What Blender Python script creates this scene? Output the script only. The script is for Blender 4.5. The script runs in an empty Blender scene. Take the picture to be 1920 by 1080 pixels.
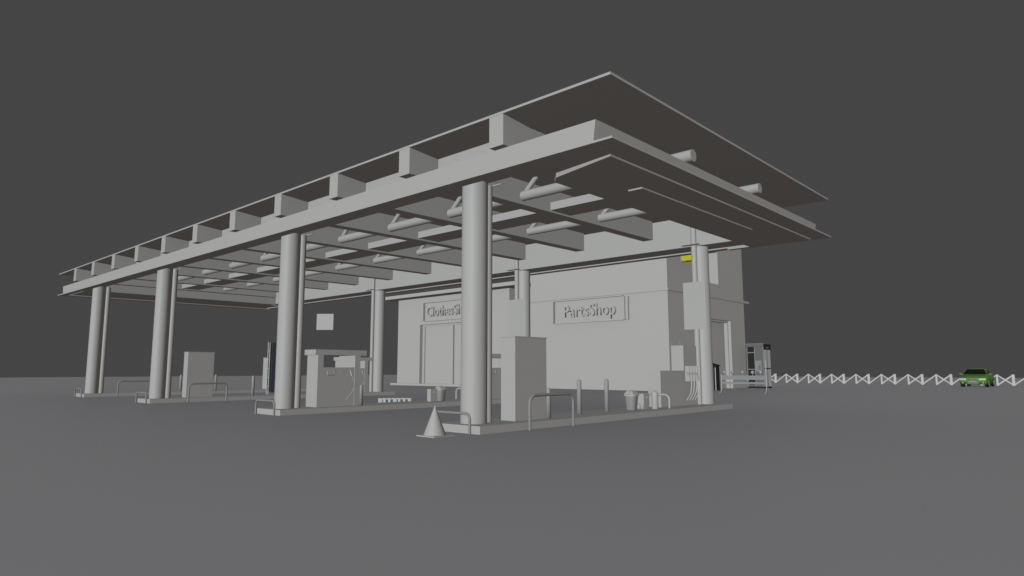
import bpy, math, random
from mathutils import Vector, Matrix, Euler
PI = math.pi
S = bpy.context.scene
C = S.collection

# ------------------------------------------------------------------ materials
def mat(name, col, rough=0.5, metal=0.0, spec=0.5, noise=0.0, emit=None):
    m = bpy.data.materials.new(name); m.use_nodes = True
    nt = m.node_tree; b = nt.nodes['Principled BSDF']
    b.inputs['Roughness'].default_value = rough
    b.inputs['Metallic'].default_value = metal
    b.inputs['Specular IOR Level'].default_value = spec
    if noise:
        tc = nt.nodes.new('ShaderNodeTexCoord'); n = nt.nodes.new('ShaderNodeTexNoise')
        n.inputs['Scale'].default_value = 1.3; n.inputs['Detail'].default_value = 6
        nt.links.new(tc.outputs['Object'], n.inputs['Vector'])
        r = nt.nodes.new('ShaderNodeValToRGB')
        r.color_ramp.elements[0].position = .3; r.color_ramp.elements[1].position = .7
        r.color_ramp.elements[0].color = tuple(c*(1-noise) for c in col)+(1,)
        r.color_ramp.elements[1].color = tuple(min(1, c*(1+noise)) for c in col)+(1,)
        nt.links.new(n.outputs['Fac'], r.inputs['Fac'])
        nt.links.new(r.outputs['Color'], b.inputs['Base Color'])
    else:
        b.inputs['Base Color'].default_value = tuple(col)+(1,)
    return m
CLAY = (.80, .715, .65)
clay = mat('clay', CLAY, .5, spec=.35, noise=.0015)
ground_m = mat('ground_clay', (.673, .622, .617), .5, spec=.25, noise=.0015)
tube_m = mat('tube_paint', (.50, .447, .406), .45, spec=.35)
pale = mat('pale_paint', (1.0, .90, .82), .6)
bright = mat('bright_white', (1.0, .935, .87), .35, spec=1.0)
chrome = mat('polished_metal', (.62, .57, .54), .22, spec=1.0)
dark = mat('dark_panel', (.045, .038, .036), .45)
navy = mat('navy_panel', (.12, .125, .15), .5)
booth_grey = mat('booth_grey', (.50, .46, .43), .5)
booth_dark = mat('booth_dim_grey', (.26, .24, .225), .5)
booth_frame = mat('booth_frame', (.50, .45, .42), .5)
edge_white = mat('edge_white', (.95, .88, .83), .5)
yellow = mat('yellow_lens', (.92, .84, .03), .45)
car_green = mat('car_green', (.19, .46, .05), .25, spec=.6)
glass_dark = mat('car_glass', (.012, .010, .010), .12)
tyre_m = mat('tyre_rubber', (.02, .02, .02), .8)
lamp_m = mat('lamp_glass', (1, .98, .88), .2)
grille_m = mat('grille_grey', (.26, .24, .23), .4)
plate_m = mat('plate_grey', (.62, .54, .48), .4)

# ------------------------------------------------------------------ mesh helper
class MB:
    def __init__(s): s.v = []; s.f = []; s.sm = []; s.mi = []
    def add(s, vs, fs, smooth=False, mi=0):
        o = len(s.v); s.v += [tuple(map(float, v)) for v in vs]
        for f in fs: s.f.append(tuple(i+o for i in f)); s.sm.append(smooth); s.mi.append(mi)
        return s
    def box(s, x0, x1, y0, y1, z0, z1, mi=0):
        if x0 > x1: x0, x1 = x1, x0
        if y0 > y1: y0, y1 = y1, y0
        vs = [(x0,y0,z0),(x1,y0,z0),(x1,y1,z0),(x0,y1,z0),(x0,y0,z1),(x1,y0,z1),(x1,y1,z1),(x0,y1,z1)]
        return s.add(vs, [(0,3,2,1),(4,5,6,7),(0,1,5,4),(1,2,6,5),(2,3,7,6),(3,0,4,7)], mi=mi)
    def hexa(s, vs, mi=0):
        return s.add(vs, [(0,3,2,1),(4,5,6,7),(0,1,5,4),(1,2,6,5),(2,3,7,6),(3,0,4,7)], mi=mi)
    def prism(s, poly, z0, z1, mi=0):   # poly counter-clockwise; z1 may be a list
        n = len(poly); zt = z1 if isinstance(z1, (list, tuple)) else [z1]*n
        vs = [(x,y,z0) for x,y in poly]+[(p[0],p[1],z) for p,z in zip(poly,zt)]
        fs = [tuple(range(n-1,-1,-1)), tuple(range(n,2*n))]+[(i,(i+1)%n,(i+1)%n+n,i+n) for i in range(n)]
        return s.add(vs, fs, mi=mi)
    def cyl(s, p, q, r, r2=None, n=32, caps=True, mi=0):
        p = Vector(p); q = Vector(q); r2 = r if r2 is None else r2
        d = (q-p).normalized(); a = Vector((0,0,1)) if abs(d.z) < .9 else Vector((1,0,0))
        u = d.cross(a).normalized(); w = d.cross(u)
        ring = lambda c, rr: [c+(u*math.cos(2*PI*i/n)+w*math.sin(2*PI*i/n))*rr for i in range(n)]
        A = ring(p, r); B = ring(q, max(r2, 1e-4))
        s.add(A+B, [(i,i+n,(i+1)%n+n,(i+1)%n) for i in range(n)], True, mi)
        if caps:
            s.add(A, [tuple(range(n))], mi=mi); s.add(B, [tuple(range(n-1,-1,-1))], mi=mi)
        return s
    def tube(s, path, r, n=14, mi=0):
        P = [Vector(p) for p in path]; T = []
        for i in range(len(P)):
            a = P[max(i-1,0)]; b = P[min(i+1,len(P)-1)]; T.append((b-a).normalized())
        ref = Vector((0,0,1)) if abs(T[0].z) < .9 else Vector((1,0,0))
        u = T[0].cross(ref).normalized(); vs = []
        for i, p in enumerate(P):
            u = (u - T[i]*u.dot(T[i])).normalized(); w = T[i].cross(u)
            vs += [p+(u*math.cos(2*PI*k/n)+w*math.sin(2*PI*k/n))*r for k in range(n)]
        fs = []
        for i in range(len(P)-1):
            for k in range(n):
                a = i*n+k; b = i*n+(k+1)%n; fs.append((a,a+n,b+n,b))
        s.add(vs, fs, True, mi)
        s.add(vs[:n], [tuple(range(n))], mi=mi); s.add(vs[-n:], [tuple(range(n-1,-1,-1))], mi=mi)
        return s
    def lathe(s, prof, n=32, c=(0,0), mi=0, smooth=True, sq=0):
        # prof [(r,z)], sq squares the section off a little
        def pt(r, z, k):
            t = 2*PI*k/n; cx, sy = math.cos(t), math.sin(t)
            if sq: f = (abs(cx)**sq+abs(sy)**sq)**(-1/sq); cx *= f; sy *= f
            return (c[0]+r*cx, c[1]+r*sy, z)
        vs = [pt(max(r,1e-4),z,k) for r,z in prof for k in range(n)]
        fs = [(i*n+k,i*n+(k+1)%n,(i+1)*n+(k+1)%n,(i+1)*n+k) for i in range(len(prof)-1) for k in range(n)]
        return s.add(vs, fs, smooth, mi)
    def sphere(s, c, r, n=20, m=12, sc=(1,1,1), mi=0):
        vs = []; fs = []
        for i in range(m+1):
            t = PI*i/m
            for k in range(n):
                p = 2*PI*k/n
                vs.append((c[0]+r*sc[0]*math.sin(t)*math.cos(p), c[1]+r*sc[1]*math.sin(t)*math.sin(p), c[2]-r*sc[2]*math.cos(t)))
        for i in range(m):
            for k in range(n): fs.append((i*n+k,i*n+(k+1)%n,(i+1)*n+(k+1)%n,(i+1)*n+k))
        return s.add(vs, fs, True, mi)
    def build(s, name, m, parent=None, loc=(0,0,0), bevel=0):
        me = bpy.data.meshes.new(name); me.from_pydata(s.v, [], s.f)
        ms = m if isinstance(m, (list, tuple)) else [m]
        for x in ms: me.materials.append(x)
        me.polygons.foreach_set('use_smooth', s.sm); me.polygons.foreach_set('material_index', s.mi)
        me.update()
        o = bpy.data.objects.new(name, me); C.objects.link(o); o.location = loc
        if bevel:
            b = o.modifiers.new('bevel', 'BEVEL'); b.width = bevel; b.segments = 2; b.limit_method = 'ANGLE'
        if parent: o.parent = parent
        return o

def tag(o, label=None, cat=None, group=None, kind=None):
    if label: o['label'] = label
    if cat: o['category'] = cat
    if group: o['group'] = group
    if kind: o['kind'] = kind
    return o
def thing(name, loc, label, cat, group=None, rz=0):
    o = bpy.data.objects.new(name, None); C.objects.link(o); o.location = loc; o.rotation_euler = (0,0,rz)
    o.empty_display_size = .2
    return tag(o, label, cat, group)
def copy_tree(o, parent=None):
    kids = [k for k in bpy.data.objects if k.parent == o]
    c = o.copy(); C.objects.link(c); c.parent = parent
    for k in kids: copy_tree(k, c)
    return c
def dup(o, loc, label):
    c = copy_tree(o); c.location = loc; c['label'] = label
    return c
def arch(x0, y0, x1, y1, h, rc, z0=0., seg=8):
    """hoop path: leg, rounded corner, bar, rounded corner, leg"""
    L = math.hypot(x1-x0, y1-y0); dx, dy = (x1-x0)/L, (y1-y0)/L
    pts = [(0,z0),(0,h-rc)]
    pts += [(rc-rc*math.cos(a), h-rc+rc*math.sin(a)) for a in [PI/2*i/seg for i in range(1,seg+1)]]
    pts += [(L/2, h), (L-rc, h)]
    pts += [(L-rc+rc*math.sin(a), h-rc+rc*math.cos(a)) for a in [PI/2*i/seg for i in range(1,seg+1)]]
    pts += [(L, z0)]
    return [(x0+dx*t, y0+dy*t, z) for t, z in pts]

# ------------------------------------------------------------------ camera
cam = bpy.data.cameras.new('camera'); cam.sensor_width = 36; cam.lens = 1226.14/1920*36
cam.clip_start = .05; cam.clip_end = 2000
co = bpy.data.objects.new('camera', cam); C.objects.link(co)
yaw, pitch, roll = .7445990, .1240532, -.000886
co.matrix_world = (Matrix.Translation((6.40993, -9.63564, 1.4)) @ Matrix.Rotation(yaw, 4, 'Z')
                   @ Matrix.Rotation(PI/2+pitch, 4, 'X') @ Matrix.Rotation(roll, 4, 'Z'))
S.camera = co

# ------------------------------------------------------------------ world, light
w = bpy.data.worlds.new('World'); S.world = w; w.use_nodes = True
bg = w.node_tree.nodes['Background']; bg.inputs['Color'].default_value = (.0605,.0605,.0605,1); bg.inputs['Strength'].default_value = 1
w.cycles.sampling_method = 'NONE'
S.cycles.max_bounces = 4; S.cycles.diffuse_bounces = 0; S.cycles.glossy_bounces = 0
S.cycles.use_fast_gi = True; S.cycles.fast_gi_method = 'ADD'
w.light_settings.ao_factor = .068; w.light_settings.distance = .02
S.cycles.ao_bounces_render = 1
S.cycles.use_denoising = False
sl = bpy.data.lights.new('sun', 'SUN'); sl.energy = 1.66; sl.angle = math.radians(.5); sl.color = (.786, .92, 1.0)
sl.use_shadow = False
so = bpy.data.objects.new('sun', sl); C.objects.link(so)
# direction towards the light: mostly in front of the long side (-Y), a little to the right (+X), low
ld = Vector((.308, -.898, .232)).normalized()
so.rotation_euler = ld.to_track_quat('Z', 'Y').to_euler(); so.location = ld*60
S.view_settings.view_transform = 'Standard'; S.view_settings.look = 'None'; S.view_settings.exposure = 0; S.view_settings.gamma = 1

# ------------------------------------------------------------------ ground
g = MB(); g.prism([(-160,-160),(160,-160),(160,121.4),(-136.2,121.4),(-146.5,10)], -.6, 0)
tag(g.build('ground', ground_m), 'flat grey ground of the forecourt', None, kind='structure')

# ------------------------------------------------------------------ layout numbers
COLX = [-4.616, -13.324, -24.304, -33.646]
YF, YB, KH, ZT, ZP, ZR = 1.026, 12.551, .176, 5.834, 5.572, 6.945
KX = [x+.739 for x in COLX]; KW = 1.485; KY0, KY1 = .5, 13.178
where = ['nearest the camera, with the traffic cone at its corner', 'second from the camera, under the open gate-shaped pump',
         'third from the camera, under a tall cabinet', 'farthest on the left, behind the leftmost column']
for i, kx in enumerate(KX):
    tag(MB().box(kx-KW, kx, KY0, KY1, 0, KH).build('pump_island', clay),
        'long raised grey kerb island '+where[i], 'kerb island', 'raised pump islands under the canopy')

# ------------------------------------------------------------------ canopy
can = thing('fuel_canopy', (0,0,0), 'huge flat grey canopy on eight round columns with exposed beams and pipes', 'canopy')
RX0, RX1, RY0, RY1 = -38.844, -.195, .285, 12.959
# roof: outer overhang falls a little towards the middle
def ring_pts(x0,x1,y0,y1,z): return [(x0,y0,z),(x1,y0,z),(x1,y1,z),(x0,y1,z)]
CZ, CC = 6.857, 7.0     # underside at the crease, ceiling between the beams
o_ = ring_pts(RX0,RX1,RY0,RY1,ZR); a_ = ring_pts(RX0+2.8,RX1-2.8,1.235,RY1-.6,CZ)
b_ = ring_pts(-35.80,-3.03,1.27,12.30,CZ); c_ = ring_pts(-35.80,-3.03,1.27,12.30,CC)
t_ = ring_pts(RX0,RX1,RY0,RY1,ZR+.053); u_ = ring_pts(RX0+2.6,RX1-2.6,1.1,RY1-.5,CC+.08)
m = MB(); vs = o_+a_+b_+c_+t_+u_; fs = []
def band(p,q,flip=False):
    for k in range(4):
        f = (p+k,q+k,q+(k+1)%4,p+(k+1)%4); fs.append(f[::-1] if flip else f)
band(0,4); band(4,8); band(8,12); fs.append((12,15,14,13)); band(16,0); band(20,16); fs.append((20,21,22,23))
m.add(vs, fs)
m.build('roof', clay, can)
MB().box(-35.74,-3.04,1.235,1.265,5.9,6.98).build('front_wall_beam', clay, can)
# perimeter box beam behind the fascia
XL0, XL1, XR = -36.60, -35.78, -.434
def fascia(name, vs): MB().hexa(vs).build(name, clay, can)
ztop, zb = 6.03, ZT
# front: visible outer face from plate up; underside at ZT
fascia('fascia', [(-36.53,.03,ZP+.045),(-.434,.03,ZP+.045),(-.434,.12,ZP+.045),(-36.53,.12,ZP+.045),
                  (-36.65,.03,ztop),(-.378,.03,ztop),(-.378,.12,ztop),(-36.65,.12,ztop)])
MB().box(-36.5,-.47,.121,1.196,ZT,ztop-.02).build('perimeter_beam', clay, can)
YW = 12.0
MB().box(-36.5,-2.9,12.22,12.295,ZT+.046,CC-.003).build('back_wall_beam', clay, can)
MB().box(-36.5,-1.6,12.302,13.7,ZT+.046,ZT+.15).build('perimeter_beam', clay, can)
fascia('fascia', [(-.53,.121,ZP+.045),(-.434,.121,ZP+.045),(-.434,12.13,ZP+.045),(-.53,12.13,ZP+.045),
                  (-.47,.121,ztop+.003),(-.378,.121,ztop+.003),(-.378,12.16,ztop+.003),(-.47,12.16,ztop+.003)])
MB().box(-3.08,-.54,1.1961,12.21,ZT,ztop-.03).build('perimeter_beam', clay, can)
MB().box(-36.5,XL1,1.198,12.21,ZT-.0,ZR-.12).box(-39.1,-36.502,1.0,13.69,ZT,ZT+.05).build('perimeter_beam', clay, can)
# thin edge plate with its own frame
pz0, pz1 = ZP, ZP+.042
MB().box(-37.509,0,0,.34,pz0,pz1).build('edge_plate', clay, can)
MB().box(-38.45,-2.6,12.93,13.30,5.776,5.820).build('rear_trim', clay, can)
MB().box(-3.35,-.547,12.12,12.36,pz0,pz1).build('edge_plate', clay, can)
MB().box(-.545,0,.341,12.36,pz0,pz1).build('edge_plate', clay, can)
MB().box(-37.509,-36.85,.341,12.36,pz0,pz1).build('edge_plate', clay, can)
# ceiling panel of the right-hand end bay
MB().prism([(-2.21,1.134),(-.53,.73),(-.53,12.0),(-2.47,12.0),(-2.47,1.402)], ZP-.045, [ZP+.055,ZP-.002,ZP-.002,ZP+.05,ZP+.055]).build('ceiling_panel', clay, can)
MB().box(-1.60,-1.23,3.03,9.15,ZP-.084,ZP-.047).build('light_strip', clay, can)
# cross beams, with ends showing past the fascia
RA, RB, RW = -3.4156, 3.23272, .422
for k in range(11):
    x = RA-RB*k
    m = MB()
    z0 = 6.2855 if k else 6.262
    y0, y2 = RY0+.004, YW-.004
    prof = [(y0,z0-.02),(y2,z0),(y2,CC-.001),(1.28,CC-.001),(1.28,CZ-.001),(1.20,CZ-.001),(y0,ZR-.002)]; n_ = len(prof)
    vs = [(x,a,b) for a,b in prof]+[(x+RW,a,b) for a,b in prof]
    m.add(vs, [tuple(range(n_-1,-1,-1)), tuple(range(n_,2*n_))]+[(q,(q+1)%n_,(q+1)%n_+n_,q+n_) for q in range(n_)])
    m.build('cross_beam', clay, can)
# middle box beam and two pipes running the length
MB().box(-36.4,-3.1,5.85,6.88,6.335,6.58).build('box_beam', clay, can)
PY = [(4.573,6.53,.15),(8.527,6.535,.142)]
for (py, pz, pr) in PY:
    MB().cyl((-36.4,py,pz),(-.72 if py < 5 else -.70,py,pz),pr,n=40).build('roof_pipe', clay, can)
    for k in range(1,11):
        x = RA-RB*k+RW
        MB().cyl((x+.03,py,pz+.03),(x+.55,py,CC+.04),.078,n=24,caps=False).build('pipe_strut', clay, can)
# columns: big one with a thin down-pipe beside it
for i, cx in enumerate(COLX):
    for j, y in enumerate((YF, YB)):
        MB().cyl((cx,y,KH),(cx,y,ZT+.03 if j == 0 else ZT+.03),.31,n=64,caps=False).build('column', clay, can)
        ty = 1.45 if j == 0 else 12.10; tx = cx
        MB().cyl((tx,ty,KH),(tx,ty,CC-.002 if j else ZT+.03),.12 if j == 0 else .1,n=32,caps=False).build('down_pipe', clay, can)
        if j == 0: MB().box(tx-.34,tx+.36,ty+.14,ty+.17,ZT+.05,ZT+.078).box(tx+.36,tx+.38,ty-.36,ty+.17,ZT+.05,ZT+.078).build('pipe_collar', clay, can)
        else: MB().box(tx-.36,tx+.32,ty-.33,ty-.101,ZT+.03,ZT+.045).build('pipe_collar', clay, can)

# ------------------------------------------------------------------ hanging sign boards
sb = thing('sign_board', (-4.59,11.97,2.82), 'blank upright sign board on the thin pipe of the right rear column', 'sign board', 'blank sign boards by the rear columns')
MB().box(-.43,.43,-.014,0,0,1.70).build('board', clay, sb)
for z in (.35,1.25): MB().box(-.12,.12,.002,.03,z,z+.07).build('bracket', clay, sb)
dup(sb, (-13.30,11.97,2.82), 'blank upright sign board on the middle rear column, in front of the shops')
fb = thing('sign_board', (-28.43,11.6,3.77), 'small square blank sign board hanging alone against the dark sky', 'sign board', 'blank sign boards by the rear columns')
fb.rotation_euler = (0,0,math.radians(42.7))
MB().box(-.50,.50,-.02,.02,0,.96).build('board', clay, fb)

# ------------------------------------------------------------------ hoops, bollards, cone
hg = 'bent tube hoop barriers of the islands'
def hoop(path, r, org, label):
    p = [(a-org[0], b-org[1], c-org[2]) for a,b,c in path]
    o = MB().tube(p, r).build('hoop_barrier', tube_m if org[2] < .1 else clay, None, org)
    return tag(o, label, 'hoop barrier', hg)
sl_ = ['low tube hoop before the short kerb end beside the traffic cone', 'low tube hoop before the kerb end left of the open gate-shaped pump',
       'low tube hoop before the kerb end of the third column', 'smallest low tube hoop, before the leftmost column']
ll_ = ['large tube hoop beside the nearest cabinet and its bollards', None, 'large tube hoop crossing in front of the far left cabinet',
       'large tube hoop between the two leftmost columns']
for i, kx in enumerate(KX):
    x0, x1 = kx-KW+.03, kx-.26
    hoop(arch(x0,.44,x1,.44,.44,.14), .032, ((x0+x1)/2,.44,0), sl_[i])
    if ll_[i]:
        hoop(arch(kx+.12,2.0,kx+.12,3.66,.80,.2), .036, (kx+.12,2.8,0), ll_[i])
hoop(arch(-5.3,9.2,-4.17,9.2,.60,.16,KH), .036, (-4.7,9.2,KH), 'tube hoop behind the fire extinguisher at the low fuel dispenser')
hoop(arch(-14.13,9.2,-13.0,9.2,.62,.16,KH), .036, (-13.6,9.2,KH), 'tube hoop half hidden behind the nearest column')
bp = [(0,0),(.066,0),(.066,.86),(.062,.90),(.045,.93),(.022,.945),(0,.95)]
b0 = MB().lathe(bp, 24).build('bollard', mat('bollard_paint', (.64,.572,.52), .5, spec=.35), None, (-4.72,5.2,KH))
tag(b0, 'round-topped bollard in the middle of the nearest island, left of two', 'bollard', 'bollards on the islands')
for (x, y, s, lb) in [(-4.75,6.58,1,'round-topped bollard in the middle of the nearest island, right of two'),
                      (-4.30,3.34,.80,'short bollard touching the right side of the nearest cabinet'),
                      (-13.0,3.70,.75,'short bollard standing at the far leg of the open gate-shaped pump'),
                      (-24.29,5.3,1,'bollard alone in the gap right of the far left cabinet'),
                      (-24.29,3.60,.9,'bollard at the right edge of the far left cabinet'),
                      (-34.07,5.66,1,'bollard at the left edge of the far left cabinet')]:
    c = b0.copy(); C.objects.link(c); c.location = (x,y,KH); c.scale = (1,1,s); c['label'] = lb
    if s == .9: c.location = (-33.51,7.45,KH); c.scale = (1,1,1)
cn = thing('traffic_cone', (-4.36,-.33,0), 'plain grey traffic cone on a square foot at the nearest kerb corner', 'traffic cone')
MB().box(-.30,.28,-.29,.27,0,.028).build('foot', clay, cn)
MB().cyl((-.02,-.02,.028),(-.02,-.02,.648),.24,.004,n=48).build('cone', clay, cn)

# ------------------------------------------------------------------ cabinets
def cabinet(loc, w_, d_, h_, label):
    t = thing('tall_cabinet', loc, label, 'cabinet', 'tall plain cabinets on the islands')
    MB().box(-w_,0,0,d_,0,h_-.022).build('body', clay, t)
    MB().box(-w_-.03,.018,-.02,d_+.02,h_-.020,h_).build('lid', clay, t)
    return t
cabinet((-4.275,2.07,KH), .47, 1.175, 2.03, 'tall plain cabinet on the nearest island behind the big front column')
cabinet((-24.24,2.2,KH), .45, 1.16, 2.03, 'tall plain cabinet at far left between two bollards, behind a hoop')
cabinet((-33.72,10.8,KH), .62, 1.175, 2.0, 'thin looking cabinet just left of the navy machine')

# ------------------------------------------------------------------ gate shaped fuel pumps
def hose(m, x, y, z, drop, dy=-.12, bow=.14, r=.012):
    P = []
    for i in range(15):
        t = i/14
        P.append((x+.02+.03*math.sin(PI*t), y+bow*math.sin(PI*min(1,t*1.1))*.9+dy*t*t*1.6, z-drop*t))
    m.tube(P, r, 8)
pg = 'gate shaped fuel pumps on the islands'
gp = thing('fuel_pump', (-12.987,1.978,KH), 'open gate-shaped fuel pump beside the second front column, nearest of its kind', 'fuel pump', pg)
PWD = .672
MB().box(-PWD,0,0,.205,0,1.71).build('pillar', clay, gp)
MB().box(-PWD,0,1.43,1.65,0,1.71).build('pillar', clay, gp)
MB().box(-PWD-.02,.002,-.10,1.90,1.712,1.89).build('header', clay, gp)
MB().box(-PWD+.03,-.022,.206,1.429,0,1.30).build('body', clay, gp)
MB().box(-PWD+.01,-.003,.206,.222,.98,1.30).build('trim_strip', clay, gp)
m = MB(); m.add([(-.022,.36,1.19),(-.022,.62,1.19),(-.022,.62,1.03),(-.022,.36,1.03),(.012,.36,1.17),(.012,.58,1.17),(.012,.60,1.04),(.012,.36,1.04),(.10,.57,1.20),(.10,.63,1.20),(-.022,.64,1.03)],
                [(4,7,6,5),(0,4,5,1),(0,3,7,4),(3,2,6,7),(8,5,10),(8,10,9),(5,6,10)])
m.build('nozzle_tray', clay, gp)
n1 = MB(); n1.cyl((-.01,1.24,1.22),(.05,1.29,1.02),.018,.032,n=12).build('nozzle', clay, gp)
m = MB(); hose(m,.02,1.29,1.02,.82); m.build('hose', clay, gp)
MB().sphere((-.01,.84,1.14),.022,10,6).build('button', clay, gp)
dup(gp, (-12.987,9.76,KH), 'gate-shaped fuel pump seen in the slit between nearest column and cabinet')
dup(gp, (-23.967,10.0,KH), 'gate-shaped fuel pump seen through the opening of the nearer gate-shaped pump')
bb = thing('blank_board', (-20.0,8.5,0), 'upright blank board showing bright through the opening of the nearest gate-shaped pump', 'board')
MB().box(-1.94,-.30,0,.05,0,2.07).build('panel', clay, bb)

# low dispenser with nozzle rack on the nearest island
dp = thing('fuel_dispenser', (-4.612,9.461,KH), 'low fuel dispenser with four hoses before the right rear column', 'fuel dispenser')
MB().box(-.47,0,0,1.594,0,1.183).build('body', clay, dp)
MB().box(-.47,-.004,1.596,2.72,0,2.05).build('tower', clay, dp)
for i in range(5):
    # bright narrow holsters: each faces the camera side
    y = 1.66+.195*i
    m = MB(); m.prism([(.002,y),(.17,y),(.17,y+.03),(.002,y+.03)], .82, 1.34); m.build('holster', clay, dp)
for i in range(4):
    y = 1.84+.195*i
    m = MB(); dy = y-1.84; P = [(.16,1.50+dy,1.14),(.16,1.71+dy,1.00),(.16,1.795+dy,.834),(.16,1.804+dy,.69),(.16,1.728+dy,.437),(.16,1.585+dy,.297),(.16,1.426+dy,.186)]
    Q = []
    for k in range(len(P)-1):
        for t in (0,.33,.66): Q.append(tuple(P[k][a]*(1-t)+P[k+1][a]*t for a in range(3)))
    Q.append(P[-1]); m.tube(Q, .018, 8); m.build('hose', pale, dp)
for (px_, py_) in ((-.46,1.63),(-.13,1.63)):
    m = MB(); m.tube([(px_,py_,2.04),(px_+.01,py_-.02,2.13),(px_-.01,py_-.03,2.17)], .014, 8); m.build('aerial', chrome, dp)

# ------------------------------------------------------------------ bins, boxes, bottles, extinguisher
binm = mat('bin_paint', (.56,.50,.455), .5, spec=.35)
bn = thing('litter_bin', (-4.56,7.62,KH), 'tapered litter bin with swing lid right of the two bollards', 'litter bin', 'litter bins on the islands')
MB().lathe([(0,0),(.185,0),(.195,.02),(.25,.47)], 40, sq=3).build('bin_body', binm, bn)
MB().lathe([(.255,.465),(.285,.465),(.285,.515),(.25,.52),(.235,.53)], 40, sq=3, smooth=False).build('rim', clay, bn)
MB().hexa([(-.24,-.22,.515),(-.004,-.22,.515),(-.004,.22,.515),(-.24,.22,.515),(-.12,-.15,.63),(-.004,-.15,.64),(-.004,.15,.64),(-.12,.15,.63)]).build('lid_flap', clay, bn)
MB().hexa([(.012,-.22,.515),(.24,-.22,.515),(.24,.22,.515),(.012,.22,.515),(.012,-.15,.62),(.13,-.15,.62),(.13,.15,.62),(.012,.15,.62)]).build('lid_flap', clay, bn)
bn.scale = (.72,.72,.92)
dup(bn, (-13.27,7.58,KH), 'tapered litter bin left of the nearest column below the glass shop front')
bx = thing('service_box', (-4.50,8.22,KH), 'knee-high service box between litter bin and fire extinguisher', 'box', 'service boxes beside the bins')
MB().box(-.21,0,0,.33,0,.475).build('body', clay, bx)
MB().box(.002,.015,.14,.24,.33,.40).build('tag_plate', pale, bx)
dup(bx, (-13.22,7.03,KH), 'knee-high service box standing left of the farther litter bin')
bo = thing('bottle', (-4.60,8.08,KH), 'small bottle right against the nearer litter bin, left of two', 'bottle', 'small bottles by the bin')
MB().lathe([(0,0),(.055,0),(.055,.12),(.03,.15),(.022,.155),(.022,.18),(0,.18)], 20).build('bottle_body', clay, bo)
dup(bo, (-4.54,8.19,KH), 'small bottle before the service box, right of two').scale = (.7,.7,.95)
ex = thing('fire_extinguisher', (-4.31,8.56,KH), 'upright fire extinguisher cylinder right of the service box', 'fire extinguisher')
MB().lathe([(0,0),(.10,0),(.105,.012),(.105,.49),(.09,.53),(.05,.555),(.03,.56),(.03,.59),(0,.59)], 32).build('cylinder', clay, ex)
MB().box(-.03,.09,-.012,.012,.60,.615).box(-.10,.03,-.012,.012,.59,.60).build('handle', clay, ex)
MB().tube([(-.03,0,.58),(-.10,0,.61),(-.17,0,.56),(-.18,0,.46),(-.175,0,.36)], .011, 8).build('hose', clay, ex)

# ------------------------------------------------------------------ pallet
pl = thing('pallet', (-16.47,7.80,0), 'bright white pallet of slats and blocks lying between the islands', 'pallet', rz=math.radians(48))
for k in range(7):
    x = -.66+.205*k
    MB().box(x,x+.10,-.40,.40,.185,.205).build('slat', bright, pl)
for yy in (-.40,.0,.33):
    MB().box(-.66,.68,yy,yy+.07,.160,.184).build('stringer', bright, pl)
for k in range(7):
    x = -.66+.205*k
    z0 = 0.0 if k in (0,2,4) else .03
    MB().box(x+.002,x+.098,-.398,-.30,z0,.159).build('block', bright, pl)
    if k in (0,3,6): MB().box(x+.002,x+.098,.30,.398,0,.159).build('block', bright, pl)

# ------------------------------------------------------------------ shops
def text_mesh(s, depth):
    cu = bpy.data.curves.new('t', 'FONT'); cu.body = s; cu.extrude = depth/2; cu.resolution_u = 4
    o = bpy.data.objects.new('t', cu); C.objects.link(o)
    dg = bpy.context.evaluated_depsgraph_get(); dg.update()
    me = bpy.data.meshes.new_from_object(o.evaluated_get(dg)); bpy.data.objects.remove(o)
    return me
def lettering(s, x0, x1, z0, z1, y, capref, parent, depth=.12):
    me = text_mesh(s, depth); ref = text_mesh(capref, depth)
    vx = [v.co.x for v in me.vertices]; rz = [v.co.y for v in ref.vertices]
    sx = (x1-x0)/(max(vx)-min(vx)); sz = (z1-z0)/(max(rz)-min(rz)); mz = min(rz); mx = min(vx)
    for v in me.vertices:
        a, b, c = v.co; v.co = (x0+(a-mx)*sx, y-c, z0+(b-mz)*sz)
    me.flip_normals()
    me.materials.clear(); me.materials.append(clay); me.name = 'lettering'
    o = bpy.data.objects.new('lettering', me); C.objects.link(o); o.parent = parent
    return o
YPB = 28.3; XB = -14.786
ps = thing('shop_building', (-24,YPB,0), 'tall two-storey grey shop building, the taller right part of the row', 'building')
L = lambda v: v+24   # local x
WY = lambda v: v-YPB
# walls: front, right with window and door recesses cut as real openings
H = 12.2
MB().box(L(-28.25),L(XB)-.9,0,WY(40.1),0,H).build('wall', clay, ps)
wx0, wx1 = L(XB)-.899, L(XB)
wall = MB()
def wseg(y0,y1,z0,z1,a=None,b=None): wall.box(wx0 if a is None else a, wx1 if b is None else b, WY(y0),WY(y1),z0,z1)
wseg(YPB,32.6,0,H); wseg(32.6,33.9,0,7.6); wseg(32.6,35.8,10.0,H); wseg(33.9,35.8,5.0,7.6)
wseg(35.8,37.6,5.0,H); wseg(37.6,40.1,0,H)
wall.build('side_wall', clay, ps)
dr = MB().box(L(-15.27)-.05,L(-15.27),WY(33.9),WY(37.5),0,4.86).build('side_door', clay, ps)
MB().box(L(-15.27),L(-15.0),WY(37.5),WY(37.6),0,5.0).box(L(-15.27),L(-15.0),WY(33.9),WY(37.5),4.86,5.0).build('door_frame', clay, dr)
MB().box(L(-15.56),L(-15.50),WY(32.6),WY(35.8),7.6,10.0).build('window', clay, ps)
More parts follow.
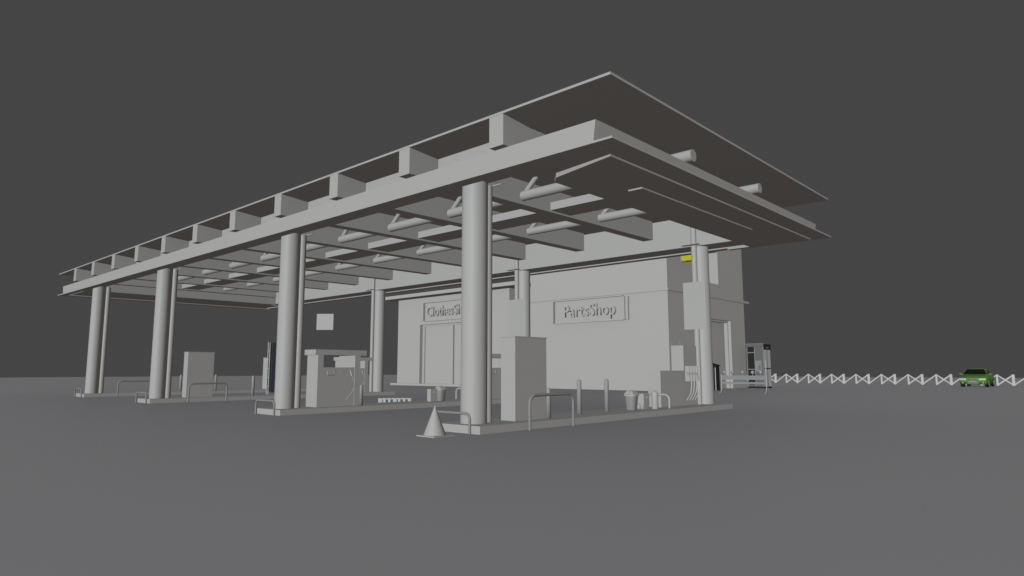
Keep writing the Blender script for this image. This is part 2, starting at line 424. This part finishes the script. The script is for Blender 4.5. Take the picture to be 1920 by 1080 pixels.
# thin storey ledge all round, plinth
m = MB(); m.box(L(-28),L(XB)+.10,WY(YPB)-.10,WY(YPB)-.001,6.52,6.68).box(L(XB)+.001,L(XB)+.10,WY(YPB),WY(40.9),6.52,6.68)
m.build('ledge', clay, ps)
MB().box(L(-28),L(XB)-.01,WY(YPB)-.02,WY(YPB)-.001,0,.58).build('plinth', clay, ps)

cs = thing('shop_building', (-36,27.7,0), 'low flat-roofed grey shop building with the glass doors, left part of the row', 'building')
LC = lambda v: v+36
YC = 27.7
k_ = (YC+9.636)/(YPB+9.636)
XC0, XC1 = -43.1*k_+6.41*(1-k_), -28.28
m = MB()   # front wall with the door opening
DX0, DX1, DZ = -39.15, -31.2, 5.34
m.box(LC(XC0),LC(DX0),0,.5,.0,7.755).box(LC(DX0),LC(DX1),0,.5,DZ,7.755).box(LC(DX1),LC(XC1),0,.5,0,7.755)
m.box(LC(XC0),LC(XC1),.5,8,0,7.755)
m.build('wall', clay, cs)
MB().box(LC(XC0)-.9,LC(XC1)+.0,.601,8.2,7.76,8.05).box(LC(XC0)-.9,LC(-26.55),-1.15,.598,7.76,8.05).build('roof', clay, cs)
MB().box(LC(XC0)-.55,LC(-24.9),-.35,-.001,0,.19).build('step', clay, cs)
m = MB()
m.box(LC(DX0),LC(DX0)+.03,.10,.499,.19,DZ)
f = MB().box(LC(DX0)+.0,LC(DX0)+.30,.30,.40,.2,DZ-.001).box(LC(DX0)+.301,LC(DX1)-.001,.30,.40,DZ-.14,DZ-.001).build('door_frame', clay, cs)
MB().box(LC(-35.0),LC(-31.2)-.01,.36,.44,.2,DZ-.142).build('door', clay, cs)
MB().box(LC(DX0)+.302,LC(-35.22),.42,.48,.2,DZ-.142).box(LC(-35.22),LC(-35.0)-.002,.20,.44,.2,DZ-.142).build('door', clay, cs)

def shop_sign(word, x0, x1, z0, z1, y, tx0, tx1, tz0, tz1, cap, label):
    t = thing('shop_sign', (x0,y,z0), label, 'shop sign', 'raised letter signs over the shops')
    W, Hh = x1-x0, z1-z0
    MB().box(0,W+.22,-.14,0,0,Hh).build('back_panel', clay, t)
    MB().box(0,W,-.25,-.141,.0,Hh).build('panel', clay, t)
    MB().box(-.24,-.001,-.47,0,0,Hh+.02).build('frame', clay, t)
    for zz in (-.05,Hh): MB().box(0,W-.01,-.46,-.251,zz,zz+.05).build('frame', clay, t)
    lettering(word, tx0-x0, tx1-x0, tz0-z0, tz1-z0, -.34, cap, t, .17)
    return t
shop_sign('PartsShop', -23.98, -17.95, 4.76, 6.36, YPB, -23.03, -18.60, 5.15, 6.0, 'P', 'framed sign with raised letters reading PartsShop')
def c28(v): return v*k_+6.41*(1-k_)
def z28(v): return 1.4+(v-1.4)*k_
shop_sign('ClothesShop', c28(-38.9), c28(-32.8), z28(5.70), z28(7.28), YC, c28(-38.50), c28(-32.8), z28(6.05), z28(6.93), 'C', 'framed sign with raised letters reading ClothesShop')

# yellow lamp on the side wall
yl = thing('wall_lamp', (XB,30.24,8.66), 'bright yellow rounded lamp high on the side wall of the tall shop', 'wall lamp')
prof = [(.02,.66),(.02,.16),(.045,.08),(.10,.025),(.18,0),(.80,0),(.88,.025),(.94,.08),(.96,.16),(.96,.66)]
nA = len(prof); vs = [(a,0,b) for a,b in prof]+[(a,.55,b) for a,b in prof]
m = MB(); m.add(vs, [tuple(range(nA)), tuple(range(2*nA-1,nA-1,-1))]+[(i,i+nA,(i+1)%nA+nA,(i+1)%nA) for i in range(nA)])
m.build('lens', yellow, yl)
MB().box(0.0,.018,-.05,.60,-.05,.70).build('back_plate', clay, yl)

# ------------------------------------------------------------------ far things
# zigzag fence
fe = thing('zigzag_fence', (-10,59.7,0), 'long pale lattice fence of crossed bars at the back of the forecourt', 'fence')
def bar(m, xa, za, xb, zb_, w_, y0, y1):
    d = Vector((xb-xa,0,zb_-za)).normalized(); n = Vector((-d.z,0,d.x))*w_/2
    A = Vector((xa,0,za)); B = Vector((xb,0,zb_))
    q = [A+n,A-n,B-n,B+n]
    m.hexa([(p.x,y0,p.z) for p in (q[1],q[2],q[3],q[0])]+[(p.x,y1,p.z) for p in (q[1],q[2],q[3],q[0])])
for j in range(-3, 23):
    x = -20.06+1.103*j+10
    wide = j % 2 == 0
    m = MB(); m.box(x-(.10 if wide else .07), x+(.10 if wide else .07), -.03, .03, 0, .95); m.build('post', pale, fe)
    m = MB()
    if wide: bar(m, x, .05, x+1.103, .90, .10, -.055, -.034)
    else: bar(m, x, .90, x+1.103, .05, .10, .034, .055); bar(m, x, .05, x+1.103, .90, .11, -.055, -.034)
    m.build('brace', pale, fe)

# green car, front towards the camera
car = thing('parked_car', (-2.15,53.1,0), 'bright green saloon car parked in front of the pale zigzag fence', 'car')
def loft(secs, mi=0, smooth=True):
    m = MB(); n = len(secs[0][1]); vs = [(x,y,z) for y,pr in secs for x,z in pr]
    fs = [(i*n+k,i*n+(k+1)%n,(i+1)*n+(k+1)%n,(i+1)*n+k) for i in range(len(secs)-1) for k in range(n)]
    m.add(vs, fs, smooth); m.add([(x,secs[0][0],z) for x,z in secs[0][1]], [tuple(range(n-1,-1,-1))])
    m.add([(x,secs[-1][0],z) for x,z in secs[-1][1]], [tuple(range(n))])
    return m
def csec(hw, zb_, zm, zt_, tw):
    r = [(hw*.86,zb_),(hw*.97,zb_+.06),(hw,zm-.12),(hw,zm),(hw*.97,zm+.12),(tw,zt_-.03),(tw*.8,zt_),(tw*.3,zt_+.02)]
    return r+[(-a,b) for a,b in reversed(r)]
body = [(0.0,csec(.80,.30,.50,.66,.66)),(.06,csec(.86,.22,.52,.70,.70)),(.22,csec(.90,.20,.55,.76,.74)),(.8,csec(.925,.20,.60,.86,.78)),
        (1.45,csec(.925,.20,.62,.95,.80)),(2.6,csec(.925,.20,.62,.98,.82)),(3.7,csec(.925,.20,.64,.99,.82)),(4.4,csec(.90,.22,.66,.98,.76)),(4.72,csec(.82,.30,.62,.88,.66))]
loft(body).build('body', car_green, car)
def cab(hb, ht, zb_, zt_): 
    r = [(hb,zb_),(ht+.03,zt_-.10),(ht-.03,zt_-.02),(ht*.5,zt_)]
    return r+[(-a,b) for a,b in reversed(r)]
cabin = [(1.40,cab(.80,.79,.93,.96)),(2.02,cab(.80,.60,.93,1.40)),(2.5,cab(.80,.60,.93,1.455)),(3.2,cab(.80,.59,.93,1.44)),(3.6,cab(.80,.58,.93,1.37)),(4.25,cab(.78,.74,.93,.99))]
loft(cabin).build('cabin', car_green, car)
m = MB(); m.hexa([(-.76,1.40,.985),(.76,1.40,.985),(.76,1.5,.985),(-.76,1.5,.985),(-.56,1.955,1.395),(.56,1.955,1.395),(.56,2.0,1.39),(-.56,2.0,1.39)]); m.build('windscreen', glass_dark, car)
for s in (1,-1):
    m = MB(); m.add([(s*.812,1.62,.985),(s*.812,3.9,.985),(s*.66,3.5,1.30),(s*.645,2.10,1.32)], [(0,1,2,3) if s > 0 else (3,2,1,0)]); m.build('side_window', glass_dark, car)
    h = MB(); h.hexa([(s*.40,-.05,.545),(s*.84,-.02,.55),(s*.84,.16,.55),(s*.40,.16,.545),(s*.43,-.03,.675),(s*.86,.01,.68),(s*.86,.2,.68),(s*.43,.2,.675)]); h.build('headlight', lamp_m, car)
    MB().box(s*.40,s*.78,-.012,.06,.295,.375).build('air_intake', dark, car)
    MB().sphere((s*.66,-.02,.335),.05,12,8).build('fog_lamp', lamp_m, car)
    mr = MB().sphere((s*.98,1.52,1.00),.10,14,10,(1.2,.6,.75)).box(s*.82,s*.92,1.5,1.56,.95,.99).build('wing_mirror', car_green, car)
    for wy in (.92,3.75):
        tw = MB().cyl((s*.68,wy,.32),(s*.915,wy,.32),.32,n=32).build('wheel', tyre_m, car)
        m = MB().cyl((s*.916,wy,.32),(s*.93,wy,.32),.235,n=28)
        for a in range(5):
            t = 2*PI*a/5; m.box(s*.931,s*.945,wy-.02+.1*math.cos(t),wy+.02+.1*math.cos(t),.30+.1*math.sin(t),.34+.1*math.sin(t))
        m.build('rim', chrome, tw)
m = MB(); m.hexa([(-.26,-.03,.255),(.26,-.03,.255),(.26,.1,.255),(-.26,.1,.255),(-.36,-.03,.655),(.36,-.03,.655),(.36,.1,.655),(-.36,.1,.655)])
gr = m.build('grille', grille_m, car)
m = MB()
m.tube([(-.26,-.032,.255),(-.36,-.032,.655),(.36,-.032,.655),(.26,-.032,.255),(-.26,-.032,.255)], .016, 8).build('grille_frame', chrome, gr)
MB().box(-.255,.255,-.05,-.032,.375,.475).build('number_plate', plate_m, car)
m = MB()
for k in range(4):
    cx_ = -.105+.07*k; m.tube([(cx_+.045*math.cos(a),-.04,.585+.045*math.sin(a)) for a in [2*PI*i/14 for i in range(15)]], .008, 6)
m.build('emblem', chrome, gr)

# phone booth behind the tall shop's back corner
pb = thing('phone_booth', (-13.62,39.68,0), 'glazed phone booth with dark bands behind the ball-topped bench', 'phone booth')
BW, BD, BH = .64, .66, 3.32
for sx_ in (-1,1):
    for sy in (-1,1):
        MB().box(sx_*BW-.025*(1+sx_),sx_*BW+.025*(1-sx_),sy*BD-.025*(1+sy),sy*BD+.025*(1-sy),.12,BH-.24).build('corner_post', booth_frame, pb)
MB().box(-BW,BW,-BD,BD,0,.11).build('base', dark, pb)
MB().box(-BW-.02,BW+.02,-BD-.02,BD+.02,BH-.235,BH-.03).build('fascia_band', booth_dark, pb)
MB().box(-BW-.05,BW+.03,-BD-.05,BD+.05,BH-.03,BH).build('roof', booth_frame, pb)
MB().box(BW+.022,BW+.05,-BD,BD,BH-.46,BH-.032).build('header_sign', dark, pb)
MB().box(-BW+.072,-.05,-BD+.02,-BD+.04,.25,BH-.26).build('dark_pane', dark, pb)
MB().box(-.049,BW-.072,-BD+.03,-BD+.045,.12,BH-.24).build('front_panel', booth_dark, pb)
MB().box(-BW+.072,-.051,-BD+.0,-BD+.018,2.62,2.68).box(-BW+.072,-.051,-BD+.0,-BD+.018,1.38,1.43).build('glazing_bar', booth_grey, pb)
MB().box(-.05,.0,-BD-.01,-BD+.019,.12,BH-.24).build('door_stile', booth_grey, pb)
MB().box(BW-.03,BW-.012,-BD+.072,BD-.072,.16,BH-.24).build('side_panel', pale, pb)
MB().box(BW-.011,BW+.004,-BD+.072,BD-.072,1.42,1.50).box(BW-.011,BW+.004,-.02,.02,.16,BH-.24).build('side_bar', dark, pb)
MB().tube([(BW+.03,-BD+.10,1.1),(BW+.09,-BD+.10,1.25),(BW+.09,-BD+.10,1.9),(BW+.03,-BD+.10,2.05)], .025, 10).build('door_handle', edge_white, pb)
nb = MB().box(-.02,.46,-BD-.0,-BD+.028,1.25,2.05).build('notice', booth_frame, pb)
m = MB(); m.box(.33,.36,-BD-.006,-BD-.001,1.48,1.72).sphere((.345,-BD-.004,1.80),.035,8,6).box(.24,.27,-BD-.006,-BD-.001,1.45,1.66).box(.20,.40,-BD-.006,-BD-.001,1.40,1.425)
m.build('pictogram', dark, nb)
m = MB()
for k in range(6): m.box(BW+.0505,BW+.056,-.28+.09*k,-.28+.09*k+.055,BH-.34,BH-.28)
m.build('header_mark', booth_grey, pb)

# bench with ball finials
be = thing('bench', (-9.76,27.8,0), 'long two-rail bench with chrome balls on top by the tall shop', 'bench')
MB().box(-1.30,1.31,-.03,.0,.80,1.04).build('rail', booth_grey, be)
MB().box(-1.30,1.31,-.05,-.02,.55,.665).build('rail', booth_grey, be)
for sx_ in (-1.34,1.34):
    MB().tube([(sx_,0,1.10),(sx_,0,.55),(sx_,-.02,.25),(sx_,-.08,.12),(sx_+.02,-.30,.02),(sx_+.03,-.38,.015)], .018, 8).build('leg', edge_white, be)
    MB().tube([(sx_,0,.6),(sx_,.25,.3),(sx_,.4,.015)], .014, 8).build('leg', booth_grey, be)
for dx in (-1.146,-.651,-.036,.567,1.033):
    q = MB().sphere((dx,.0,1.225),.105,20,12).build('ball_finial', chrome, be)
    MB().cyl((dx,0,1.04),(dx,0,1.15),.022,n=12).build('stem', chrome, q)
MB().box(-1.08,-.85,-.034,-.002,.755,.79).box(-.83,-.60,-.034,-.002,.755,.79).build('name_tag', edge_white, be)

# dark post box with a pyramid top
kb = thing('dark_kiosk', (-13.42,31.6,0), 'dark narrow kiosk with pyramid roof and two pale stripes right of the rear column', 'kiosk')
MB().box(-.60,.38,-.36,.10,.02,1.62).build('body', dark, kb)
MB().add([(-.65,-.41,1.621),(.43,-.41,1.621),(.43,.15,1.621),(-.65,.15,1.621),(-.65,-.41,1.68),(.43,-.41,1.68),(.43,.15,1.68),(-.65,.15,1.68),(-.1,-.12,1.86)],
         [(0,3,2,1),(0,1,5,4),(1,2,6,5),(2,3,7,6),(3,0,4,7),(4,5,8),(5,6,8),(6,7,8),(7,4,8)]).build('roof', dark, kb)
MB().box(.12,.165,-.40,-.362,0,1.52).build('stripe', edge_white, kb)
MB().box(.30,.34,-.40,-.362,.03,1.52).build('stripe', edge_white, kb)

# navy machine between the far columns
vm = thing('vending_machine', (-29.25,8.65,0), 'dark navy machine with white front edges, half hidden by the second front column', 'vending machine')
MB().box(-.20,.20,0,1.1,.12,2.94).build('cabinet', navy, vm)
MB().box(-.17,.15,-.03,-.002,.20,2.90).build('front_skin', dark, vm)
MB().box(-.20,-.15,-.07,-.032,0,2.99).build('edge_trim', bright, vm)
MB().box(.00,.05,-.07,-.032,0,2.92).build('edge_trim', bright, vm)
for z in (.45,.95,1.45,1.95,2.45): MB().box(-.145,-.01,-.06,-.04,z,z+.035).build('hinge', clay, vm)
MB().box(.202,.23,.30,.36,0,.40).build('foot_trim', bright, vm)
